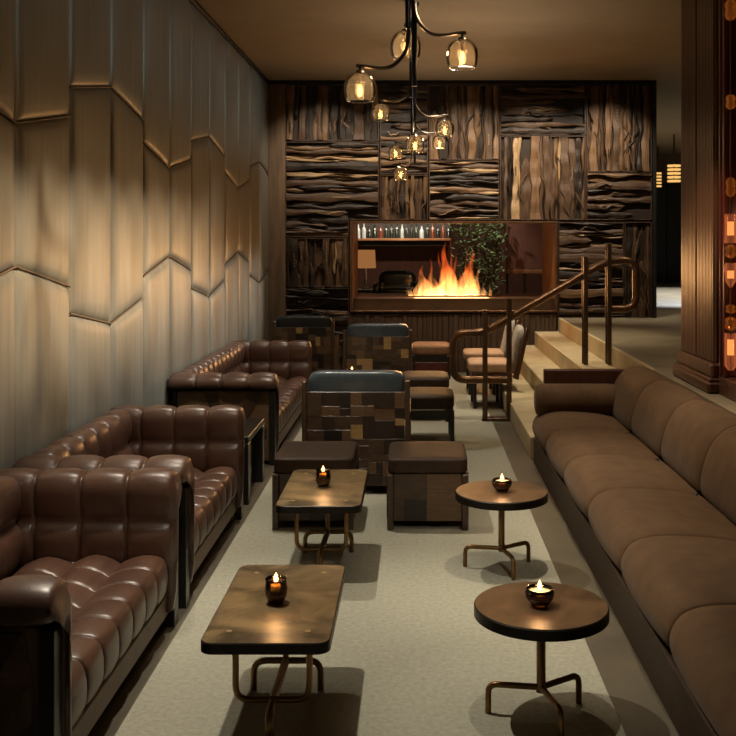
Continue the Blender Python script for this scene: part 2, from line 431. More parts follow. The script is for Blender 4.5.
# ------------------------------------------------------------------ carved wood relief panels
def wave(rnd, amp):
    a = [(rnd.uniform(.5, 1)*amp, rnd.uniform(1.5, 4.5), rnd.uniform(0, 6.3)), (rnd.uniform(.2, .5)*amp, rnd.uniform(5, 11), rnd.uniform(0, 6.3))]
    return lambda t: sum(q*math.sin(f*t+p) for q, f, p in a)
def relief(label, rc, orient, seed, wts, notch=None):
    x0, x1, z1, z0 = px(rc[0], D), px(rc[2], D), pz(rc[1], D), pz(rc[3], D)
    rnd = random.Random(seed); mb = MB(); xn, zn = (px(notch[0], D), pz(notch[1], D)) if notch else (x1, z0)
    mb.box((x0, D+.012, zn), (x1, D+.039, z1), 0, 0)
    if notch: mb.box((x0, D+.012, z0), (xn, D+.039, zn), 0, 0)
    g = .012
    U0, U1, W0, W1 = (x0+g, x1-g, z0+g, z1-g) if orient == 'h' else (z0+g, z1-g, x0+g, x1-g)
    def P(u, w_, y): return (u, y, w_) if orient == 'h' else (w_, y, u)
    c = W0
    while c < W1-.01:
        hh = rnd.choice((.014, .02, .03, .045, .06, .085) if orient == 'h' else (.022, .035, .05, .08, .11))*rnd.uniform(.8, 1.25)
        hh = min(hh, W1-c); dep = rnd.uniform(.012, .085); n = 26
        am = .019 if orient == 'h' else .017
        wa, wb_, wd = wave(rnd, am), wave(rnd, am), wave(rnd, .012)
        a0, a1 = U0, (min(U1, xn-g) if notch and c < zn else U1)
        e1 = a1
        if rnd.random() < .3:
            if rnd.random() < .5: a0 = U0+(U1-U0)*rnd.uniform(.15, .5)
            else: a1 = a1-(a1-U0)*rnd.uniform(.15, .5)
        mi = rnd.choices(range(4), wts)[0]
        if orient == 'h' and mi == 3 and hh > .04: mi = rnd.choice((0, 1, 1, 2))
        vs = []; fs = []
        for i in range(n+1):
            t = i/n; u = a0+(a1-a0)*t; tap = 1
            if a0 > U0: tap = min(1, t*5+.12)
            if a1 < e1: tap = min(tap, (1-t)*5+.12)
            lo = max(W0, min(W1, c+wa(u*2.2)-.002)); hi = max(W0, min(W1, c+hh*1.04+wb_(u*2.2)))
            if hi < lo+.004: hi = lo+.004
            mid = (lo+hi)/2; lo, hi = mid+(lo-mid)*tap, mid+(hi-mid)*tap
            dd = max(.008, dep+wd(u*3)); y = D+.012-dd; yb = D+.013; q = min(.008, (hi-lo)*.25)
            vs += [P(u, lo, yb), P(u, lo, y+.006), P(u, lo+q, y), P(u, mid, y-.006), P(u, hi-q, y), P(u, hi, y+.006), P(u, hi, yb)]
        for i in range(n):
            for k in range(6):
                f = [i*7+k, (i+1)*7+k, (i+1)*7+k+1, i*7+k+1]; fs.append(f if orient == 'h' else f[::-1])
        fs += [list(range(7)), list(range(n*7, n*7+7))[::-1]]
        mb.add(vs, fs, mi, False)
        if hh > .05 and rnd.random() < .35:     # rows of drilled pegs
            pu = a0+(a1-a0)*rnd.uniform(.1, .7)
            for q in range(rnd.randint(4, 9)):
                uu = pu+q*.03
                if uu < a1-.03:
                    A = P(uu, c+hh*.42, D-dep-.012); B = P(uu+.016, c+hh*.62, D+.0)
                    mb.box(A, B, .002, (mi+2) % 4)
        c += hh+rnd.choice((0, .004, .012, .02) if orient == 'h' else (0, 0, .003, .008))
    for q in range(9 if orient == 'v' else 5):      # twisted branches laid over the boards
        w0 = rnd.uniform(W0+.04, W1-.04); u0 = rnd.uniform(U0, U0+(U1-U0)*.5); u1 = u0+(U1-U0)*rnd.uniform(.25, .5); sl = rnd.uniform(-.22, .22)*(1 if orient == 'v' else .35)
        if notch and w0 < zn: u1 = min(u1, xn-g)
        pts = []; wv = wave(rnd, .02); yy = D+.012-rnd.uniform(.05, .09)
        for i in range(13):
            t = i/12; ww = max(W0+.015, min(W1-.015, w0+sl*(t-.5)+wv(t*2.5))); pts.append(P(u0+(u1-u0)*t, ww, yy+.012*math.sin(t*3.1)))
        r0 = rnd.uniform(.006, .015)
        mb.tube(pts, [max(.002, r0*math.sin(PI*(.08+.86*i/12))) for i in range(13)], 7, rnd.choices(range(4), wts)[0])
    o = mb.build('relief_panel', [M[f'relief_{orient}{i}'] for i in range(4)])
    tag(o, label, 'wall panel', 'reclaimed wood relief panels on the fireplace wall')
    fr = MB(); b = .011; y0 = D-.05
    for p, q in (((x0, z0), (xn, z0+b)), ((xn-b, z0), (xn, zn+b)), ((xn, zn), (x1, zn+b)), ((x0, z1-b), (x1, z1)), ((x0, z0+b), (x0+b, z1-b)), ((x1-b, zn+b), (x1, z1-b))) if notch else (((x0, z0), (x1, z0+b)), ((x0, z1-b), (x1, z1)), ((x0, z0+b), (x0+b, z1-b)), ((x1-b, z0+b), (x1, z1-b))):
        fr.box((p[0], y0, p[1]), (q[0], D+.0115, q[1]), .002)
    fr.build('frame', M['dark_brown_wood'], o)
dkh = (7, 3, 1.6, 2.2); dkv = (2.5, 5, 4.5, 0)
relief('wide relief panel of upright dark planks at the top beside the quilted wall', (286, 85, 379, 141), 'v', 11, (3, 5, 2, .3))
relief('largest panel of stacked horizontal driftwood slats, beside the brown corner post', (286, 142, 379, 237), 'h', 12, dkh, (349, 220))
relief('small panel of upright narrow sticks beside the fire opening and above the sofa', (286, 238, 349, 287), 'v', 13, (3, 5, 2, .5))
relief('low panel of wavy horizontal black slats behind the dark armchair', (286, 288, 349, 372), 'h', 14, (7, 4, 1, 1.2))
relief('tall narrow panel of pale horizontal slats behind the pendant globes', (380, 85, 428, 174), 'h', 15, (4, 4, 3, 2.5))
relief('narrow panel of upright brown boards directly above the fire, under the pale slats', (380, 175, 428, 220), 'v', 16, dkv)
relief('upright driftwood panel with bent trunks above the middle of the fire, touching the ceiling trim', (429, 85, 499, 160), 'v', 17, dkv)
relief('horizontal wavy slat panel directly above the flames', (429, 161, 499, 220), 'h', 18, dkh)
relief('horizontal dark slat panel touching the ceiling trim, above the square upright panel', (500, 85, 585, 135), 'h', 19, (6, 5, 1.5, .5))
relief('square panel of upright twisted boards above the brown end of the fire opening', (500, 136, 585, 220), 'v', 20, (2, 5, 5, 1))
relief('tall panel of upright boards in the top corner beside the open hall', (586, 85, 651, 172), 'v', 21, (2.5, 5, 4, .6))
relief('small horizontal slat panel between two upright panels beside the open hall', (586, 173, 651, 220), 'h', 22, (5, 5, 2, 1))
relief('dark horizontal slat panel behind the handrail posts beside the fire', (558, 222, 623, 318), 'h', 23, (7, 4, 1.5, .8))
relief('slim upright board panel behind the handrail loop next to the hall', (624, 222, 651, 318), 'v', 24, (1.5, 4, 5, 1))

# ------------------------------------------------------------------ fireplace
fp = thing('fireplace', 'wide bronze framed see-through fireplace set in the carved wood wall', 'fireplace', (.51, D, .8))
def rel(o): return Vector(o.location)
def atw(mb, name, m, par): return mb.build(name, m, par, loc=-rel(par))
fr = MB(); z0, z1 = OZ0, OZ1; t = .045
for p, q in (((OX0, z0), (OX1, z0+.025)), ((OX0, z1-.03), (OX1, z1)), ((OX0, z0+.025), (OX0+t, z1-.03)), ((OX1-.03, z0+.025), (OX1, z1-.03))):
    fr.box((p[0], D-.07, p[1]), (q[0], D+.036, q[1]), .004)
atw(fr, 'frame', M['rail_bronze'], fp)
atw(MB().box((OX0+.002, D+.04, z0+.002), (OX0+.03, D+1.3, z1-.002), 0), 'side_lining', M['fire_bronze'], fp)
ln = MB().box((OX1-.03, D+.04, z0+.002), (OX1-.002, D+1.3, z1-.002), 0)
atw(ln, 'side_lining', M['fire_bronze'], fp)
atw(MB().box((OX0+.03, D+.05, z0+.02), (OX1-.03, D+1.25, .975), .004), 'hearth', M['hearth_bronze'], fp)
gl = MB().box((OX0+.05, D+.02, .98), (px(405, D)-.004, D+.026, z1-.03), 0).box((px(405, D)+.004, D+.02, .98), (OX1-.035, D+.026, z1-.03), 0)
atw(gl, 'glass_pane', M['clear_glass'], fp)
bd = MB().box((.02, D+.42, .975), (1.15, D+.75, .985), .002)
atw(bd, 'burner', M['rim_dark'], fp)
fire = thing('fire', 'orange gas flames burning in a low row inside the bronze fireplace', 'fire', (.5, D+.58, .989))
rf = random.Random(5)
def flame(x, h, r, seed):
    rr = random.Random(seed); mb = MB(); n = 12; vs = []; fs = []; N = 16
    p1, p2, a1 = rr.uniform(0, 6), rr.uniform(0, 6), rr.uniform(.25, .5)
    for i in range(N+1):
        t = i/N; rad = r*(.55+.9*math.sin(PI*min(1, t*1.6+.12))**.8*.5)*(1-t)**.75+.001
        cx = r*a1*math.sin(p1+t*6)*t*1.3; cy = r*a1*math.sin(p2+t*5)*t
        for k in range(n):
            a = 2*PI*k/n; q = rad*(1+.18*math.sin(3*a+p1+t*7))
            vs.append((cx+q*math.cos(a), cy+q*math.sin(a), h*t))
    for i in range(N):
        for k in range(n): fs.append([i*n+k, i*n+(k+1) % n, (i+1)*n+(k+1) % n, (i+1)*n+k])
    mb.add(vs, fs, 0, True)
    o = mb.build('flame', M['fire'], fire); o.location = (x-.5, rr.uniform(-.09, .09), 0)
for (xp, hp, r) in ((424, 31, .12), (418, 22, .07), (430, 40, .06), (436, 24, .09), (447, 55, .15), (441, 44, .07), (454, 40, .09), (450, 60, .05), (470, 47, .14), (464, 33, .08), (477, 30, .07), (467, 52, .045), (484, 12, .05), (490, 13, .03), (411, 9, .05), (458, 22, .12), (440, 16, .14), (430, 14, .10), (474, 16, .10)):
    flame(px(xp, D+.58), hp*(D+.58)/1000, r, xp*7)

# ------------------------------------------------------------------ room seen through the fire
sh = thing('wall_shelf', 'long bottle shelf on the far wall seen through the fire', 'shelf', (-.3, 18.2, 1.74))
sh_m = MB().box((-1.1, -.15, 0), (.95, .15, .04), .004); sh_m.build('shelf_board', M['fire_bronze'], sh)
MB().box((-1.1, .15, -.1), (.95, 1.15, .5), .004).build('shelf_back', M['wall_dark'], sh)
xb = -1.08; kb = 0; names = {'bottle_green': 'dark', 'bottle_amber': 'amber', 'bottle_pale': 'pale'}
while xb < .62:
    hb = rf.uniform(.2, .27); rb = rf.uniform(.03, .042); mk = rf.choice(list(names)); xb += rb+.012
    b = MB().lathe([(rb, 0), (rb, hb*.6), (rb*.9, hb*.66), (rb*.36, hb*.76), (rb*.34, hb)], n=12).build('bottle', M[mk], None, (xb-.3+.3, 18.15, 1.7805))
    tag(b, f'{names[mk]} glass bottle in the row on the shelf seen through the fire', 'bottle', f'{names[mk]} bottles on the shelf behind the fire'); xb += rb+.012; kb += 1
lp = thing('table_lamp', 'small lit table lamp with tan drum shade behind the fireplace glass', 'lamp', (px(366, 16.6), 16.6, 0))
LZ = pz(289, 16.6)
MB().lathe([(.07, 0), (.07, .02), (.02, .05), (.035, .12), (.018, .2), (.012, .36)], (0, 0, LZ), 16).build('lamp_base', M['chrome'], lp)
MB().lathe([(.165, 0), (.15, .3)], (0, 0, pz(268, 16.6)), 28, cap=False).build('lamp_shade', M['lamp_shade'], lp)
lt = thing('lamp_table', 'dark console under the small lit lamp behind the fire', 'table', (px(370, 16.6), 16.6, .72))
MB().box((-.3, -.25, LZ-.72-.05), (.3, .25, LZ-.7205), .006).build('table_top', M['black_wood'], lt)
for sx in (-.27, .27):
    for sy in (-.22, .22): MB().box((sx-.025, sy-.025, 0), (sx+.025, sy+.025, LZ-.77), .003).build('leg', M['black_wood'], lt)
bk = thing('lounge_chair', 'low dark green armchair behind the fireplace glass beside the lamp', 'chair', (px(397, 15.9), 15.9, .72))
MB().superq((0, 0, .2), (.3, .28, .1), 5).build('seat', M['bottle_green'], bk)
MB().superq((0, .25, .28), (.3, .07, .26), 5).build('backrest', M['bottle_green'], bk)
for sx in (-1, 1):
    MB().superq((sx*.33, .02, .22), (.05, .28, .14), 5).build('armrest', M['bottle_green'], bk)
MB().box((-.3, -.25, 0), (.3, .28, .1), .01).build('plinth', M['black_wood'], bk)
# hanging greenery
pl = thing('trailing_plant', 'leafy green plant trailing down behind the flames', 'plant', (px(481, 15.6), 15.6, .72))
lf = MB(); st = MB(); rp = random.Random(3)
for k in range(70):
    bx = rp.uniform(-.42, .36); by = rp.uniform(-.2, .2); top = rp.uniform(1.1, 1.42); pts = []
    for j in range(8):
        pts.append((bx*.55+bx*j/16+rp.uniform(-.02, .02), by, .1+(top)*j/7))
    st.tube(pts, .004, 4)
    for j in range(20):
        a, b_ = rp.uniform(0, 6.28), rp.uniform(-.9, .7); q = rp.random()*6.99; i = int(q)
        c = Vector(pts[i]).lerp(Vector(pts[i+1]), q-i) + Vector((rp.gauss(0, .05), rp.gauss(0, .05), 0)); L = rp.uniform(.05, .1)
        dr_ = Vector((math.cos(a)*math.cos(b_), math.sin(a)*math.cos(b_), math.sin(b_)*1.2)); sd = dr_.cross(Vector((0, 0, 1))).normalized()*L*.28
        up_ = Vector((0, 0, .012))
        lf.add([c, c+dr_*L*.45+sd, c+dr_*L, c+dr_*L*.45-sd, c+dr_*L*.45+up_], [[0, 1, 4], [1, 2, 4], [2, 3, 4], [3, 0, 4]], 0, True)
lf.build('foliage', M['leaf'], pl); st.build('stem', M['dark_brown_wood'], pl)
MB().lathe([(.14, 0), (.2, .3), (.18, .3)], n=18).build('pot', M['black_wood'], pl)
scr = thing('wood_screen', 'red-brown panelled screen on dark legs at the brown end of the fire view', 'screen', (px(526, 15.8), 15.8, .72))
MB().box((-.31, -.03, .56), (.34, .03, 1.5), .006).build('screen_panel', M['wall_maroon'], scr)
MB().box((-.34, -.05, .5), (.38, .05, .56), .006).build('ledge', M['fire_bronze'], scr)
for sx in (-.3, -.02, .34): MB().box((sx-.02, -.03, 0), (sx+.02, .03, .5), .003).build('leg', M['black_wood'], scr)

# ------------------------------------------------------------------ tufted leather sofas
def make_sofa(label, y0, L, seed):
    cx, cy = -1.495, y0+L/2
    r = thing('leather_sofa', label, 'sofa', (cx, cy, 0), 0, 'tufted brown leather sofas along the quilted wall')
    hL = L/2
    roll = [(.04, .578), (-.018, .592), (-.034, .64), (.005, .697), (.085, .715), (.145, .70), (.176, .64), (.178, .56), (.165, .495)]
    low = [(.165, .495), (.182, .43), (.18, .35), (.165, .27)]
    base = [(.165, .09), (.10, .09), (.10, .56)]
    for sg, nm in ((-1, 'armrest'), (1, 'armrest')):
        mb = MB(); tufted(mb, [roll, low], base, (lambda a, b, s, sg=sg: (s, sg*(hL-a), b)), -.412, .412, 4, .032)
        mb.build(nm, M['leather'], r)
        pn = MB(); e = hL-.046
        pn.box((-.36, sg*e, .03), (.36, sg*(e-.03), .575), .004, 0)
        # carved fan of wedge boards on the outside
        rays = []; c0 = (.02, .06); n = 15; x0, x1, z0, z1 = -.35, .34, .06, .56
        for i in range(n+1):
            a = PI*i/n; dx, dz = math.cos(a), math.sin(a)+1e-6
            k = min(((x1 if dx > 0 else x0)-c0[0])/dx if abs(dx) > 1e-6 else 9, (z1-c0[1])/dz)
            rays.append((c0[0]+dx*k, c0[1]+dz*k))
        for i in range(n):
            tk = .004+.007*(i % 2); ye = sg*e; yo = sg*(e+tk)
            a, b = rays[i], rays[i+1]; vs = [(c0[0], ye, c0[1]), (a[0], ye, a[1]), (b[0], ye, b[1]), (c0[0], yo, c0[1]), (a[0], yo, a[1]), (b[0], yo, b[1])]
            pn.add(vs, [[3, 4, 5], [0, 1, 4, 3], [1, 2, 5, 4], [2, 0, 3, 5]], i % 3)
        pn.build('side_panel', [M['post_wood'], M['patch2'], M['dark_brown_wood']], r)
        MB().box((.362, sg*(hL-.025), 0), (.409, sg*(hL-.098), .572), .002).build('front_post', M['ebony'], r)
    mb = MB(); nb = round((L-.35)/.2)
    broll = [(.04, .575), (.004, .60), (-.004, .645), (.02, .695)]+roll[4:]
    tufted(mb, [broll, low], base, lambda a, b, s: (-.415+a, s, b), -(hL-.165), hL-.165, nb, .032)
    mb.build('backrest', M['leather'], r)
    MB().box((-.405, -(hL-.08), .03), (-.37, hL-.08, .57), .004).build('back_panel', M['black_wood'], r)
    mb = MB(); nsx = round((L-.36)/.19)
    tufted(mb, [[(-.25, .315), (-.13, .355), (-.02, .33)], [(-.02, .33), (.085, .365), (.19, .335)], [(.19, .335), (.29, .362), (.37, .352), (.403, .305), (.408, .22), (.395, .17)]],
           [(.3, .165), (-.25, .165)], lambda a, b, s: (a, s, b), -(hL-.178), hL-.178, nsx, .02, pw=.22, cpw=.22)
    mb.build('seat', M['leather'], r)
    MB().box((-.36, -(hL-.1), .065), (.385, hL-.1, .163), .006).build('plinth', M['leather_edge'], r)
    for sy in (-1, 1):
        for xx in (-.34, .28): MB().box((xx, sy*(hL-.12), 0), (xx+.06, sy*(hL-.2), .065), .004).build('foot', M['ebony'], r)
    return r
make_sofa('tufted brown leather sofa beside the closest rectangular table', 2.985, 1.63, 1)
make_sofa('middle tufted brown leather sofa, between the other sofa and the black side table', 4.72, 1.63, 2)
make_sofa('long tufted leather sofa with carved wooden side, behind the black side table', 7.74, 2.68, 3)

stb = thing('side_table', 'square black lacquer side table between two leather sofas', 'side table', (-1.46, 6.95, 0))
MB().box((-.36, -.35, .405), (.36, .35, .45), .004).build('table_top', M['ebony'], stb)
for sx in (-1, 1):
    for sy in (-1, 1): MB().box((sx*.36, sy*.35, 0), (sx*.28, sy*.27, .404), .003).build('leg', M['ebony'], stb)

# ------------------------------------------------------------------ banquette
bq = thing('banquette', 'long brown velvet banquette with rounded seat and back cushions along the raised floor', 'sofa', (1.4, 5, 0))
def W(mb, name, m): return mb.build(name, m, bq, loc=-rel(bq))
edges = [1.95+.85*k for k in range(8)]; edges[-1] = 7.86
for a, b in zip(edges, edges[1:]):
    mb = MB()
    tufted(mb, [[(1.56, .40), (1.4, .435), (1.2, .45), (1.05, .445), (.955, .41), (.905, .34), (.90, .27), (.93, .215)]], [(1.2, .215), (1.56, .215)],
           lambda x, z, s: (x, s, z), a+.004, b-.004, 1, .05, pw=.12, cpw=.24, cseg=26, k=5, bulge=.001)
    W(mb, 'seat_cushion', M['velvet'])
    mb = MB()
    tufted(mb, [[(1.505, .38), (1.50, .47), (1.525, .58), (1.57, .68), (1.63, .745), (1.71, .78), (1.79, .77), (1.845, .72), (1.865, .62), (1.865, .45)]], [(1.8, .3), (1.6, .3)],
           lambda x, z, s: (x, s, z), a+.004, b-.004, 1, .045, pw=.1, cpw=.2, cseg=26, k=5, bulge=.001)
    W(mb, 'back_cushion', M['velvet'])
W(MB().box((.93, 1.95, 0), (1.88, 7.84, .213), .008), 'plinth', M['brown_hide'])
bl = [(0, .001), (.0, .07), (.008, .105), (.03, .122), (.08, .126), (.32, .127), (.56, .126), (.61, .122), (.632, .105), (.64, .07), (.64, .001)]
W(MB().tube([(.925+a+i*1e-5, 7.715, .515) for i, (a, q) in enumerate(bl)], [q for a, q in bl], 28), 'bolster', M['velvet'])
W(MB().box((1.02, 7.88, .185), (1.68, 7.955, .726), .006), 'end_panel', M['red_wood'])

# ------------------------------------------------------------------ low tables
def rrect(w_, l, r, k=6):
    p = []
    for (cx, cy, a0) in ((w_/2-r, l/2-r, 0), (-w_/2+r, l/2-r, 90), (-w_/2+r, -l/2+r, 180), (w_/2-r, -l/2+r, 270)):
        for i in range(k+1):
            a = math.radians(a0+90*i/k); p.append((cx+r*math.cos(a), cy+r*math.sin(a)))
    return p
TZ = .41
def rect_table(label, x, y):
    r = thing('coffee_table', label, 'table', (x, y, 0), 0, 'rectangular bronze coffee tables')
    mb = MB().prism(rrect(.436, .81, .045), TZ-.037, TZ, 0, .004, 1)
    for sx in (-1, 1):
        for sy in (-1, 1): mb.prism([(sx*.135+.011*math.cos(a*PI/6), sy*.3+.011*math.sin(a*PI/6)) for a in range(12)], TZ-.002, TZ+.0012, 2)
    mb.build('table_top', [M['bronze_top'], M['rim_dark'], M['brass_plug']], r)
    MB().tube(fillet([(-.13, -.2, TZ-.038), (-.13, -.2, .13), (.13, -.2, .13), (.13, -.2, TZ-.038)], .05), .0115).build('hanger', M['brass_tube'], r)
    MB().tube(fillet([(-.125, .165, 0), (-.125, .165, .115), (.135, .165, .115), (.135, .165, 0)], .05), .0125).build('leg', M['brass_tube'], r)
    MB().tube(fillet([(-.0, -.28, 0), (0, -.28, .125), (0, .165, .115)], .06), .016).build('leg', M['brass_tube'], r)
    MB().tube([(0, .165, .115), (0, .12, TZ-.038)], .012).build('column', M['brass_tube'], r)
    MB().box((-.15, -.22, TZ-.046), (.15, .2, TZ-.0375), .002).build('mounting_plate', M['rim_dark'], r)
    return r
T1 = rect_table('closest rectangular bronze topped coffee table in front of the leather sofa', -.502, 3.725)
T2 = dup(T1, 'rectangular bronze coffee table in front of the patchwork ottoman', (-.49, 5.44, 0))
T3 = dup(T1, 'rectangular coffee table with a votive, behind the front patchwork armchair', (-.585, 9.5, 0))
def round_table(label, x, y):
    r = thing('round_table', label, 'table', (x, y, 0), 0, 'round bronze pedestal tables')
    mb = MB().prism([(.247*math.cos(a*PI/28), .247*math.sin(a*PI/28)) for a in range(56)], TZ-.04, TZ, 0, .005, 1)
    mb.build('table_top', [M['bronze_rust'], M['rim_dark']], r)
    MB().lathe([(.02, .09), (.017, .1), (.017, TZ-.06), (.06, TZ-.05), (.06, TZ-.0405)], n=18).build('column', M['brass_tube'], r)
    for ax, ay in ((-.193, .02), (.155, .10), (.045, -.19)):
        MB().tube(fillet([(0, 0, .105), (ax, ay, .108), (ax, ay, 0)], .035), .0115).build('leg', M['brass_tube'], r)
    return r
RT1 = round_table('closer round bronze topped pedestal table beside the velvet banquette', .464, 3.68)
RT2 = dup(RT1, 'round bronze pedestal table beside the patchwork ottoman, farther along the banquette', (.462, 5.34, 0))

# candles
def flame_mb(h=.03, r=.0065): return MB().lathe([(.0004, -.004), (r*.8, h*.15), (r, h*.35), (r*.6, h*.7), (.0003, h)], n=10, cap=False)
def votive(label, x, y, z):
    r = thing('votive_candle', label, 'candle', (x, y, z), 0, 'amber ribbed glass votives')
    prof = [(.024, 0), (.030, .006), (.039, .03), (.041, .052), (.037, .078), (.039, .088), (.0365, .088), (.035, .078), (.0375, .052), (.03, .03), (.02, .02)]
    mb = MB(); n = 36; vs = []; fs = []
    for (q, z_) in prof:
        for k in range(n): a = 2*PI*k/n; rr = q*(1+.035*(k % 3 == 0)); vs.append((rr*math.cos(a), rr*math.sin(a), z_))
    for i in range(len(prof)-1):
        for k in range(n): fs.append([i*n+k, i*n+(k+1) % n, (i+1)*n+(k+1) % n, (i+1)*n+k])
    mb.add(vs, fs, 0, True); mb.build('cup', M['amber_glass'], r)
    MB().lathe([(.032, .021), (.032, .066), (.004, .068)], n=20).build('wax', M['wax'], r)
    f = flame_mb(.036, .008).build('flame', M['flame'], r); f.location = (0, 0, .074)
    return r
V1 = votive('amber votive candle on the closest rectangular table', px(276, 3.7), 3.70, TZ+.0005)
V2 = dup(V1, 'amber votive candle on the rectangular table by the ottomans', (px(323, 5.44), 5.45, TZ+.0005))
V3 = dup(V1, 'votive flame glowing above the blue cushion of the front patchwork armchair', (px(352, 9.72), 9.72, TZ+.0005))
def bowl_candle(label, x, y):
    r = thing('bowl_candle', label, 'candle', (x, y, TZ+.0005), 0, 'low glass bowl candles')
    MB().lathe([(.03, 0), (.034, .008), (.05, .028), (.054, .046), (.049, .062), (.045, .062), (.047, .046), (.042, .028), (.02, .014)], n=30).build('bowl', M['amber_glass'], r)
    MB().lathe([(.035, .02), (.044, .034), (.044, .05), (.004, .052)], n=24).build('wax', M['wax'], r)
    f = flame_mb(.034, .008).build('flame', M['flame'], r); f.location = (0, 0, .058)
    return r
B1 = bowl_candle('low glass bowl candle on the closer round table', px(540, 3.66), 3.67)
B2 = dup(B1, 'low glass bowl candle on the farther round table', (px(502, 5.34), 5.34, TZ+.0005))

# ------------------------------------------------------------------ patchwork armchairs and ottomans
def armchair(label, x, y, cush='blue_leather', seed=3):
    r = thing('patchwork_armchair', label, 'armchair', (x, y, 0), 0, 'patchwork wood armchairs')
    mb = MB(); patch_box(mb, (-.335, .012, .06), (.335, .05, .705), ('-y',), .12, seed, (3, 8, 3, 1.5, 1.5)); mb.build('backrest', PM, r)
    for sx in (-1, 1):
        mb = MB(); a, b = sorted((sx*.338, sx*.371))
        mb.box((a, 0, 0), (b, .06, .78), .004, 1).box((a, .06, .0), (b, .7, .06), .004, 0)
        patch_box(mb, (a, .061, .061), (b, .70, .56), ('+x',) if sx > 0 else ('-x',), .14, seed+sx+5); mb.build('side_panel', PM, r)
    MB().box((-.335, .051, .20), (.335, .69, .27), .004).build('seat_frame', PM[0], r)
    MB().superq((0, .40, .36), (.33, .29, .085), 6, 10).build('seat_cushion', M['brown_hide'], r)
    MB().superq((0, .115, .655), (.333, .062, .185), 9, 14).build('back_cushion', M[cush], r)
    return r
A1 = armchair('patchwork wooden armchair seen from behind, blue leather cushion, directly behind the two ottomans', -.406, 6.86)
A2 = armchair('second patchwork armchair with blue leather cushion, nearer the fire', -.405, 10.78, seed=8)
A3 = armchair('patchwork armchair with black cushion by the end of the long sofa', -1.335, 11.93, 'black_leather', seed=15)

def ottoman(label, x, y, seed):
    r = thing('patchwork_ottoman', label, 'ottoman', (x, y, 0), 0, 'low seats with patchwork wood bases')
    mb = MB(); patch_box(mb, (-.205, .03, .05), (.205, .06, .335), ('-y',), .24, seed, (4, 5, 4, 1.2, 2)); mb.build('front_panel', PM, r)
    mb = MB(); patch_box(mb, (-.205, .49, .05), (.205, .52, .335), ('+y',), .15, seed+1); mb.build('rear_panel', PM, r)
    for sx in (-1, 1):
        mb = MB(); a, b = sorted((sx*.207, sx*.245)); mb.box((a, 0, 0), (b, .05, .335), .004, 1).box((a, .5, 0), (b, .55, .335), .004, 0)
        patch_box(mb, (a, .0505, .06), (b, .4995, .34), ('-x', '+x'), .15, seed+2+sx); mb.build('side_panel', PM, r)
    MB().superq((0, .275, .385), (.243, .272, .048), 12, 14).build('cushion', M['brown_hide'], r)
    return r
ottoman('patchwork ottoman with brown hide cushion, behind the rectangular table and beside the leather sofa', -.617, 6.03, 31)
ottoman('patchwork ottoman with brown hide cushion, beside the farther round table', .077, 6.02, 47)
def stool(label, x, y, cush='brown_hide', side=None):
    r = thing('low_stool', label, 'stool', (x, y, 0), 0, 'open framed stools along the aisle')
    for sx in (-1, 1):
        for y_ in (0, .5): MB().box((sx*.205, y_, 0), (sx*.24, y_+.04, .30), .003).build('leg', M['black_wood'], r)
    rl = MB().box((-.204, .004, .22), (.204, .03, .30), .003).box((-.204, .51, .22), (.204, .536, .30), .003)
    for sx in (-1, 1): rl.box((sx*.21, .041, .22), (sx*.236, .499, .30), .003)
    rl.build('rail', M['black_wood'], r)
    MB().superq((0, .27, .365), (.245, .285, .066), 6, 12).build('cushion', M[cush], r)
    if side: MB().box((-.2, -.012, .07), (.2, .003, .215), .003).build('apron', M[side], r)
    return r
S1 = stool('open framed stool with brown hide cushion, beside the front patchwork armchair', .095, 8.5)
S2 = dup(S1, 'open framed stool in the aisle, directly behind another stool', (.09, 9.62, 0))
stool('dark stool with red leather apron standing against the fireplace base', .205, 12.55, 'tan_fabric', 'red_leather')

# pair of low chairs seen from the side by the steps
def low_chair(label, y):
    r = thing('lounge_chair', label, 'chair', (.80, y, 0), 0, 'low brown lounge chairs beside the steps')
    MB().superq((-.01, 0, .425), (.23, .27, .055), 7, 10).build('seat', M['pink_fabric'], r)
    MB().box((-.21, -.26, .27), (.21, .26, .375), .01).build('seat_frame', M['red_wood'], r)
    for sx in (-.195, .075):
        for sy in (-1, 1): MB().box((sx, sy*.25, 0), (sx+.035, sy*.21, .275), .003).build('leg', M['black_wood'], r)
    poly = [(.215, .32), (.27, .30), (.39, .82), (.36, .84)]
    for sy in (-.27, .21):
        mb = MB(); vs = [(a, sy, b) for a, b in poly]+[(a, sy+.06, b) for a, b in poly]
        mb.add(vs, [[0, 1, 2, 3], [7, 6, 5, 4], [0, 4, 5, 1], [1, 5, 6, 2], [2, 6, 7, 3], [3, 7, 4, 0]])
        mb.build('back_post', M['red_wood'], r)
    mt = Matrix.Rotation(.22, 3, 'Y')
    MB().superq((.265, 0, .60), (.045, .205, .25), 4, 10, mtx=mt).build('back_cushion', M['grey_fur'], r)
    return r
low_chair('low brown lounge chair with grey back, behind the base of the handrail', 10.62)
low_chair('farther low brown lounge chair beside the steps, against the fireplace base side', 11.55)

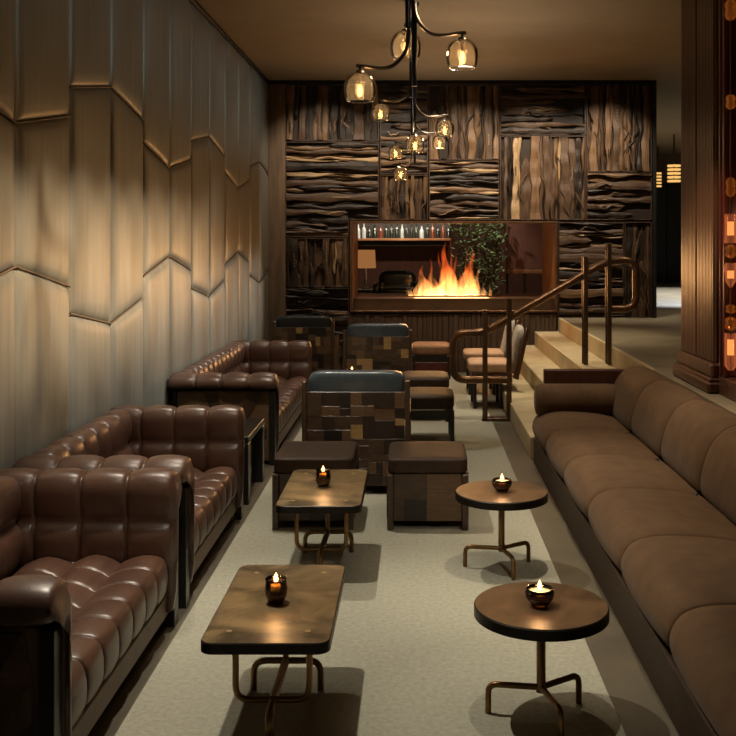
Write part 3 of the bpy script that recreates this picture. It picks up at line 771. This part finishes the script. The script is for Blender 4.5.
# ------------------------------------------------------------------ handrail
hr = thing('handrail', 'looped bronze handrail on flat posts climbing the stone steps', 'handrail', (.8, 9.7, 0))
dh = 9.7
def hp(x, y, off=0): return (px(x, dh)-.8, off, pz(y, dh))
path = [hp(512, 380), hp(453, 380), hp(453, 333), hp(484, 333), hp(509, 311.5), hp(609, 260.5), hp(636, 260), hp(636, 309), hp(608, 309)]
MB().tube(fillet(path[:3], .13, 8)[:-1]+fillet([path[1], path[2], path[3], path[5]], .13, 8)[1:-1]+fillet(path[4:], .14, 8)[1:], .036, 12).build('rail', M['rail_bronze'], hr)
for (xx, yt, zb) in ((485, 310, 0), (509, 298, 0), (585, 256, .545), (608.5, 243, .545)):
    X = px(xx, dh)-.8
    MB().box((X-.022, -.055, zb), (X+.022, -.038, pz(yt, dh)), .004).box((X-.022, .038, zb), (X+.022, .055, pz(yt, dh)), .004).box((X-.012, -.039, pz(yt, dh)-.06), (X+.012, .039, pz(yt, dh)-.02), .002).build('post', M['post_bronze'], hr)
MB().box((hp(482, 0)[0], -.055, 0), (hp(512, 0)[0]-.04, .055, .03), .004).build('base_plate', M['post_bronze'], hr)

# ------------------------------------------------------------------ pilaster and lit niche
pil = MB()
pil.box((2.02, 6.72, .72), (2.5, 7.56, H), .006)
for k in range(23):
    if k in (11,): continue
    yy = 6.74+k*.0355; pil.box((2.008, yy, .92), (2.03, yy+.029, H), .007)
pil.box((1.985, 6.70, .82), (2.5, 7.58, .92), .015).box((1.955, 6.68, .72), (2.5, 7.60, .80), .015).box((1.968, 6.69, .795), (2.5, 7.59, .825), .01)
struct('pillar', pil, M['pilaster_wood'])
nw = MB().box((2.03, -1.5, .721), (2.6, 6.69, .84), .006)
nw.box((2.55, -1.5, .84), (2.65, 6.7, H), 0)
struct('wall_right', nw, M['red_wood'])
jm = MB().box((2.03, 6.655, .841), (2.55, 6.69, H-.001), .006).box((2.04, 6.6, .841), (2.07, 6.655, H-.001), .006)
struct('trim_6', jm, M['red_lacquer'])
def strand(label, x, y):
    r = thing('hanging_candle_strand', label, 'hanging lamp', (x, y, .9), 0, 'glass candle strands in the red niche')
    MB().tube([(0, 0, .0), (0, 0, H-.901)], .006, 8).build('rod', M['brass_tube'], r)
    def bead(z0, z1, rad, m='bead_glass', nm='bead'):
        h = z1-z0; MB().lathe([(.008, 0), (rad*.7, h*.08), (rad, h*.25), (rad*.8, h*.5), (rad, h*.75), (rad*.7, h*.92), (.008, h)], (0, 0, z0-.9), 14, smooth=False).build(nm, M[m], r)
    for z0, z1, rad in ((2.03, 2.16, .034), (1.63, 1.72, .036), (1.27, 1.33, .034), (1.16, 1.25, .04), (3.18, 3.32, .04), (2.60, 2.70, .034)): bead(z0, z1, rad)
    MB().lathe([(.016, .90), (.04, .93), (.04, 1.14)], (0, 0, -.9), 18, cap=False).build('candle_glass', M['lit_glass'], r)
    MB().lathe([(.04, 1.73), (.04, 1.92)], (0, 0, -.9), 18, cap=False).build('candle_glass', M['lit_glass'], r)
    MB().lathe([(.008, 1.44), (.034, 1.48), (.04, 1.58), (.036, 1.6)], (0, 0, -.9), 18, cap=False).build('candle_glass', M['lit_glass'], r)
    for z, h in ((1.0, .1), (1.50, .05), (1.78, .09)):
        MB().lathe([(.022, 0), (.022, h)], (0, 0, z-.9), 14).build('candle', M['candle_glow'], r)
    return r
ST1 = strand('strand of amber glass beads and candle cups hanging nearest the fluted pilaster', 2.058, 6.52)
ST2 = dup(ST1, 'second strand of amber glass candle cups, deeper in the red niche', (2.13, 6.42, .78))

# amber tiered pendants far down the hall
def tier(label, xp, y0, y1, d, wpx):
    r = thing('tiered_pendant', label, 'hanging lamp', (px(xp, d), d, pz(y1, d)), 0, 'amber tiered pendants in the far hall')
    hz = pz(y0, d)-pz(y1, d); rd = wpx*d/2000
    for k in range(5): MB().lathe([(rd, 0), (rd, hz*.1)], (0, 0, hz*k/5), 20).build('band', M['amber_band'], r)
    MB().tube([(0, 0, 0), (0, 0, H-pz(y1, d)-.001)], .02, 8).build('rod', M['brass_tube'], r)
tier('amber tiered pendant in the far hall, beside the fluted pilaster', 674, 163, 182, 20, 13)
tier('amber tiered pendant in the far hall, beside the edge of the fireplace wall', 658, 171, 187, 22.5, 7)

# ------------------------------------------------------------------ chandeliers
def chandelier(label, d, arms, zb, cx=-.02):
    r = thing('pendant_chandelier', label, 'chandelier', (cx, d, H), 0, 'branching chandeliers with clear globes over the aisle')
    st = MB().tube([(-.017, 0, -.0005), (-.017, 0, zb+.30-H)], .014, 10).tube([(.017, .004, -.0005), (.017, .004, zb-H)], .014, 10)
    st.build('stem', M['dark_metal'], r)
    MB().lathe([(.06, -.03), (.06, -.0005)], n=20).build('canopy', M['dark_metal'], r)
    for (dx, dy, z) in arms:
        zz = z-H; R = math.hypot(dx, dy); ux, uy = dx/R, dy/R; sgn = 1 if dx >= 0 else -1
        pts = catmull([(.014*sgn, 0, zz+.30), (.016*sgn, 0, zz+.17), (ux*R*.12, uy*R*.12, zz+.085), (ux*R*.34, uy*R*.34, zz+.018), (ux*R*.6, uy*R*.6, zz+.0), (ux*R*.95, uy*R*.95, zz+.012), (dx*1.08, dy*1.08, zz+.012)], 5)
        a = MB().tube(pts, [.011]*(len(pts)-8)+[.010]*8, 8).build('arm', M['arm_metal'], r)
        s = MB().lathe([(.007, -.012), (.007, .012)], (dx, dy, zz), 8).lathe([(.007, -.085), (.007, -.05), (.02, -.04), (.022, -.014), (.008, -.01)], (dx, dy, zz), 14).build('socket', M['arm_metal'], a)
        g = MB().lathe([(.016, -.022), (.044, -.028), (.068, -.048), (.082, -.08), (.084, -.115), (.078, -.15), (.069, -.170), (.064, -.174), (.062, -.168)], (dx, dy, zz), 20, cap=False).build('globe', M['globe_glass'], a)
        MB().lathe([(.005, -.085), (.010, -.1), (.013, -.118), (.011, -.135), (.003, -.148)], (dx, dy, zz), 12).build('bulb', M['bulb'], a)
        li = bpy.data.lights.new('bulb_light', 'POINT'); li.energy = 4.0 if d < 6 else 3.5; li.color = (1, .62, .3); li.shadow_soft_size = .03
        lo = bpy.data.objects.new('bulb_light', li); COL.objects.link(lo); lo.parent = r; lo.location = (dx, dy, zz-.11)
    return r
chandelier('closest and largest looking of the three globe chandeliers, near the camera side of the aisle', 5.2, ((.265, 0, 2.815), (-.265, -.02, 2.64), (-.03, .20, 2.90)), 2.55)
chandelier('middle globe chandelier, its stem ending in front of the pale slat panel', 8.9, ((-.285, 0, 2.985), (.285, 0, 2.845), (.02, -.27, 2.68)), 2.72)
chandelier('smallest looking globe chandelier, closest to the fireplace', 11.5, ((.30, 0, 2.975), (-.2, -.1, 2.85), (-.14, -.24, 2.60)), 2.62)

# rug last so that everything on it is above
struct('floor_carpet', MB().box((-1.06, -1.4, 0), (.745, 12.9, .0006), 0), M['rug'])

# ------------------------------------------------------------------ lights
def aim(o, p): o.rotation_euler = (Vector(p)-o.location).to_track_quat('-Z', 'Y').to_euler()
def spot(loc, to, e, ang, blend=.5, col=(1, .86, .66), size=.03):
    li = bpy.data.lights.new('spot', 'SPOT'); li.energy = e; li.spot_size = math.radians(ang); li.spot_blend = blend; li.color = col; li.shadow_soft_size = size
    o = bpy.data.objects.new('spot', li); COL.objects.link(o); o.location = loc; aim(o, to)
def point(loc, e, col=(1, .6, .28), size=.02):
    li = bpy.data.lights.new('point', 'POINT'); li.energy = e; li.color = col; li.shadow_soft_size = size
    o = bpy.data.objects.new('point', li); COL.objects.link(o); o.location = loc
def area(loc, to, e, sx, sy, col=(1, .8, .58)):
    li = bpy.data.lights.new('area', 'AREA'); li.shape = 'RECTANGLE'; li.size = sx; li.size_y = sy; li.energy = e; li.color = col
    o = bpy.data.objects.new('area', li); COL.objects.link(o); o.location = loc; aim(o, to)
WH = (1, .90, .72)
# ceiling downlights along the seating
spot((-.95, 4.45, 3.8), (-.35, 3.75, .0), 330, 60, .7, WH)
spot((-.95, 6.6, 3.8), (-.35, 5.8, .0), 300, 56, .7, WH)
spot((.38, 3.72, 3.8), (.46, 3.66, .4), 110, 23, .7, WH)
spot((.9, 1.2, 3.8), (.35, 5.6, 0), 200, 24, .8, WH)
spot((.2, 9.0, 3.8), (.2, 8.8, 0), 210, 66, .9, WH)
spot((.3, 11.6, 3.8), (.5, 11.2, 0), 190, 60, .9, WH)
spot((1.5, 10.6, 3.8), (1.5, 10.8, .3), 300, 56, .9, (1, .84, .58))
# sofas
spot((-1.4, 4.6, 3.8), (-1.4, 3.75, .4), 170, 36, .9, (1, .86, .68))
spot((-1.4, 6.3, 3.8), (-1.4, 5.5, .4), 160, 36, .9, (1, .86, .68))
spot((-1.0, 10.2, 3.8), (-1.35, 9.2, .4), 200, 56, .9, (1, .86, .68))
spot((-.7, 6.3, 3.75), (-1.4, 7.6, .3), 260, 30, .9, (1, .86, .68))  # added to bring out the long sofa's carved side panel
spot((.7, 5.2, 3.8), (1.4, 5.2, .4), 280, 58, .9, (1, .83, .6))
spot((.8, 6.9, 3.8), (1.5, 6.8, .4), 215, 56, .9, (1, .83, .6))
spot((-.5, 2.0, 3.7), (-1.4, 4.5, .5), 120, 24, .9, (1, .86, .68))  # this and the next two: added frontal fill on the sofa arms
spot((-.5, 3.8, 3.7), (-1.4, 6.2, .5), 120, 22, .9, (1, .86, .68))
spot((-.6, 7.6, 3.7), (-1.4, 10.2, .55), 130, 22, .9, (1, .86, .68))
# spots added to brighten the armchair backs and cushions
spot((-.4, 5.3, 3.8), (-.4, 6.95, .62), 170, 22, .9, (1, .88, .7))
spot((-.4, 9.2, 3.8), (-.4, 10.8, .62), 170, 22, .9, (1, .88, .7))
spot((-1.2, 10.4, 3.8), (-1.3, 11.95, .6), 110, 22, .9, (1, .88, .7))
# small step light by the end of the banquette
spot((.45, 8.4, 1.4), (.90, 7.98, .10), 9, 17, .8, (1, .72, .42))
# added spots tone the quilted wall: warm middle, cooler low, faint cool top
for k in range(11):
    y = 3.6+.55*k
    spot((1.4, y, 3.8), (-1.95, y, 1.52), 1.75*(300, 420, 520, 600, 640, 640, 600, 520, 430, 330, 220)[k], 18, 1, (1, .76, .5), .05)
for k in range(14):
    y = 4.2+.62*k
    spot((.9, y, 3.8), (-1.95, y, .98), 100+min(380, 66*k), 18, 1, (.97, .98, .92), .05)
for k in range(11):
    y = 3.2+.9*k
    spot((1.4, y, 3.4), (-1.95, y, 3.25), 9+7*k, 28, 1, (.78, .95, .95), .05)
spot((.5, 8.0, 3.8), (1.75, 9.7, 1.2), 140, 26, .9, (1, .85, .62))  # extra spot added to brighten the handrail post edges
# grazers over the carved wall
for x_, e in ((-1.2, 150), (-.2, 150), (.7, 210), (1.6, 220), (2.5, 200)):
    spot((x_, D-1.15, 3.78), (x_, D, 2.3), e, 84, .9, (1, .85, .66), .03)
# fire, candles, niche
area((.5, D+.35, 1.25), (.5, D-2, 1.0), 30, 1.0, .5, (1, .5, .18))
point((.5, D+.6, 1.6), 16, (1, .5, .2), .15)
for v in (V1, V2, V3): point((v.location.x, v.location.y, v.location.z+.125), .8)
for v in (B1, B2): point((v.location.x, v.location.y, v.location.z+.10), .8)
point((2.2, 6.3, 1.0), 1.2, (1, .5, .25)); point((2.3, 6.3, 1.9), .8, (1, .5, .25))
point((px(366, 16.6), 16.6, pz(262, 16.6)), 8, (1, .66, .36), .05)
area((-.1, 17.7, 2.6), (-.1, 18.3, 1.8), 40, 2, .1, (1, .85, .7))  # added light to brighten the bottle shelf
spot((-.3, 15.9, 2.35), (-.5, 19.4, 1.35), 110, 70, .9, (1, .76, .54))  # from here, spots added to lift the dark room behind the fire
spot((2.2, 14.8, 3.6), (1.6, 15.8, 1.7), 50, 50, .9, (1, .76, .54))
spot((.7, 14.75, 3.3), (1.0, 15.7, 1.6), 150, 60, .8, (1, .95, .8))
# daylight patch and lamps in the far hall
spot((5.4, 18.5, 3.8), (5.2, 18.5, .72), 1500, 100, .3, (.9, .95, 1))
spot((4.2, 14.5, 3.7), (4.2, 13.5, .72), 90, 80, .9, (1, .84, .6))
spot((2.6, 9.5, 3.7), (2.4, 9.5, .72), 60, 80, .9, (1, .84, .6))
# light on the fluted pilaster
spot((1.0, 5.6, 2.9), (2.0, 7.1, 1.7), 110, 30, .9, (1, .74, .48))
# upward spots added above the aisle to lighten the ceiling, without fixtures
for x_, y, e in ((.3, 5.5, 14), (.5, 9.5, 26), (.2, 12.0, 14)):
    spot((x_, y, 2.4), (x_, y, H), e*1.5, 130, .9, (1, .85, .66), .1)

wd = bpy.data.worlds.new('world'); scn.world = wd; wd.use_nodes = True
bg = wd.node_tree.nodes['Background']; bg.inputs[0].default_value = (.9, .75, .55, 1); bg.inputs[1].default_value = .06

# ------------------------------------------------------------------ camera
cam = bpy.data.cameras.new('camera'); co = bpy.data.objects.new('camera', cam); COL.objects.link(co)
co.location = (0, 0, CAMZ); co.rotation_euler = (PI/2, 0, 0)
cam.sensor_width = 36; cam.lens = 1000/736*36; cam.shift_x = -(415-368)/736; cam.shift_y = -(368-240)/736
cam.clip_end = 100
scn.camera = co
vs_ = scn.view_settings; vs_.view_transform = 'Standard'; vs_.look = 'None'; vs_.gamma = 1; vs_.use_curve_mapping = False; vs_.exposure = 0
cy_ = scn.cycles; cy_.use_denoising = True; cy_.max_bounces = 8; cy_.transparent_max_bounces = 24; cy_.sample_clamp_indirect = 3; cy_.caustics_reflective = False; cy_.caustics_refractive = False
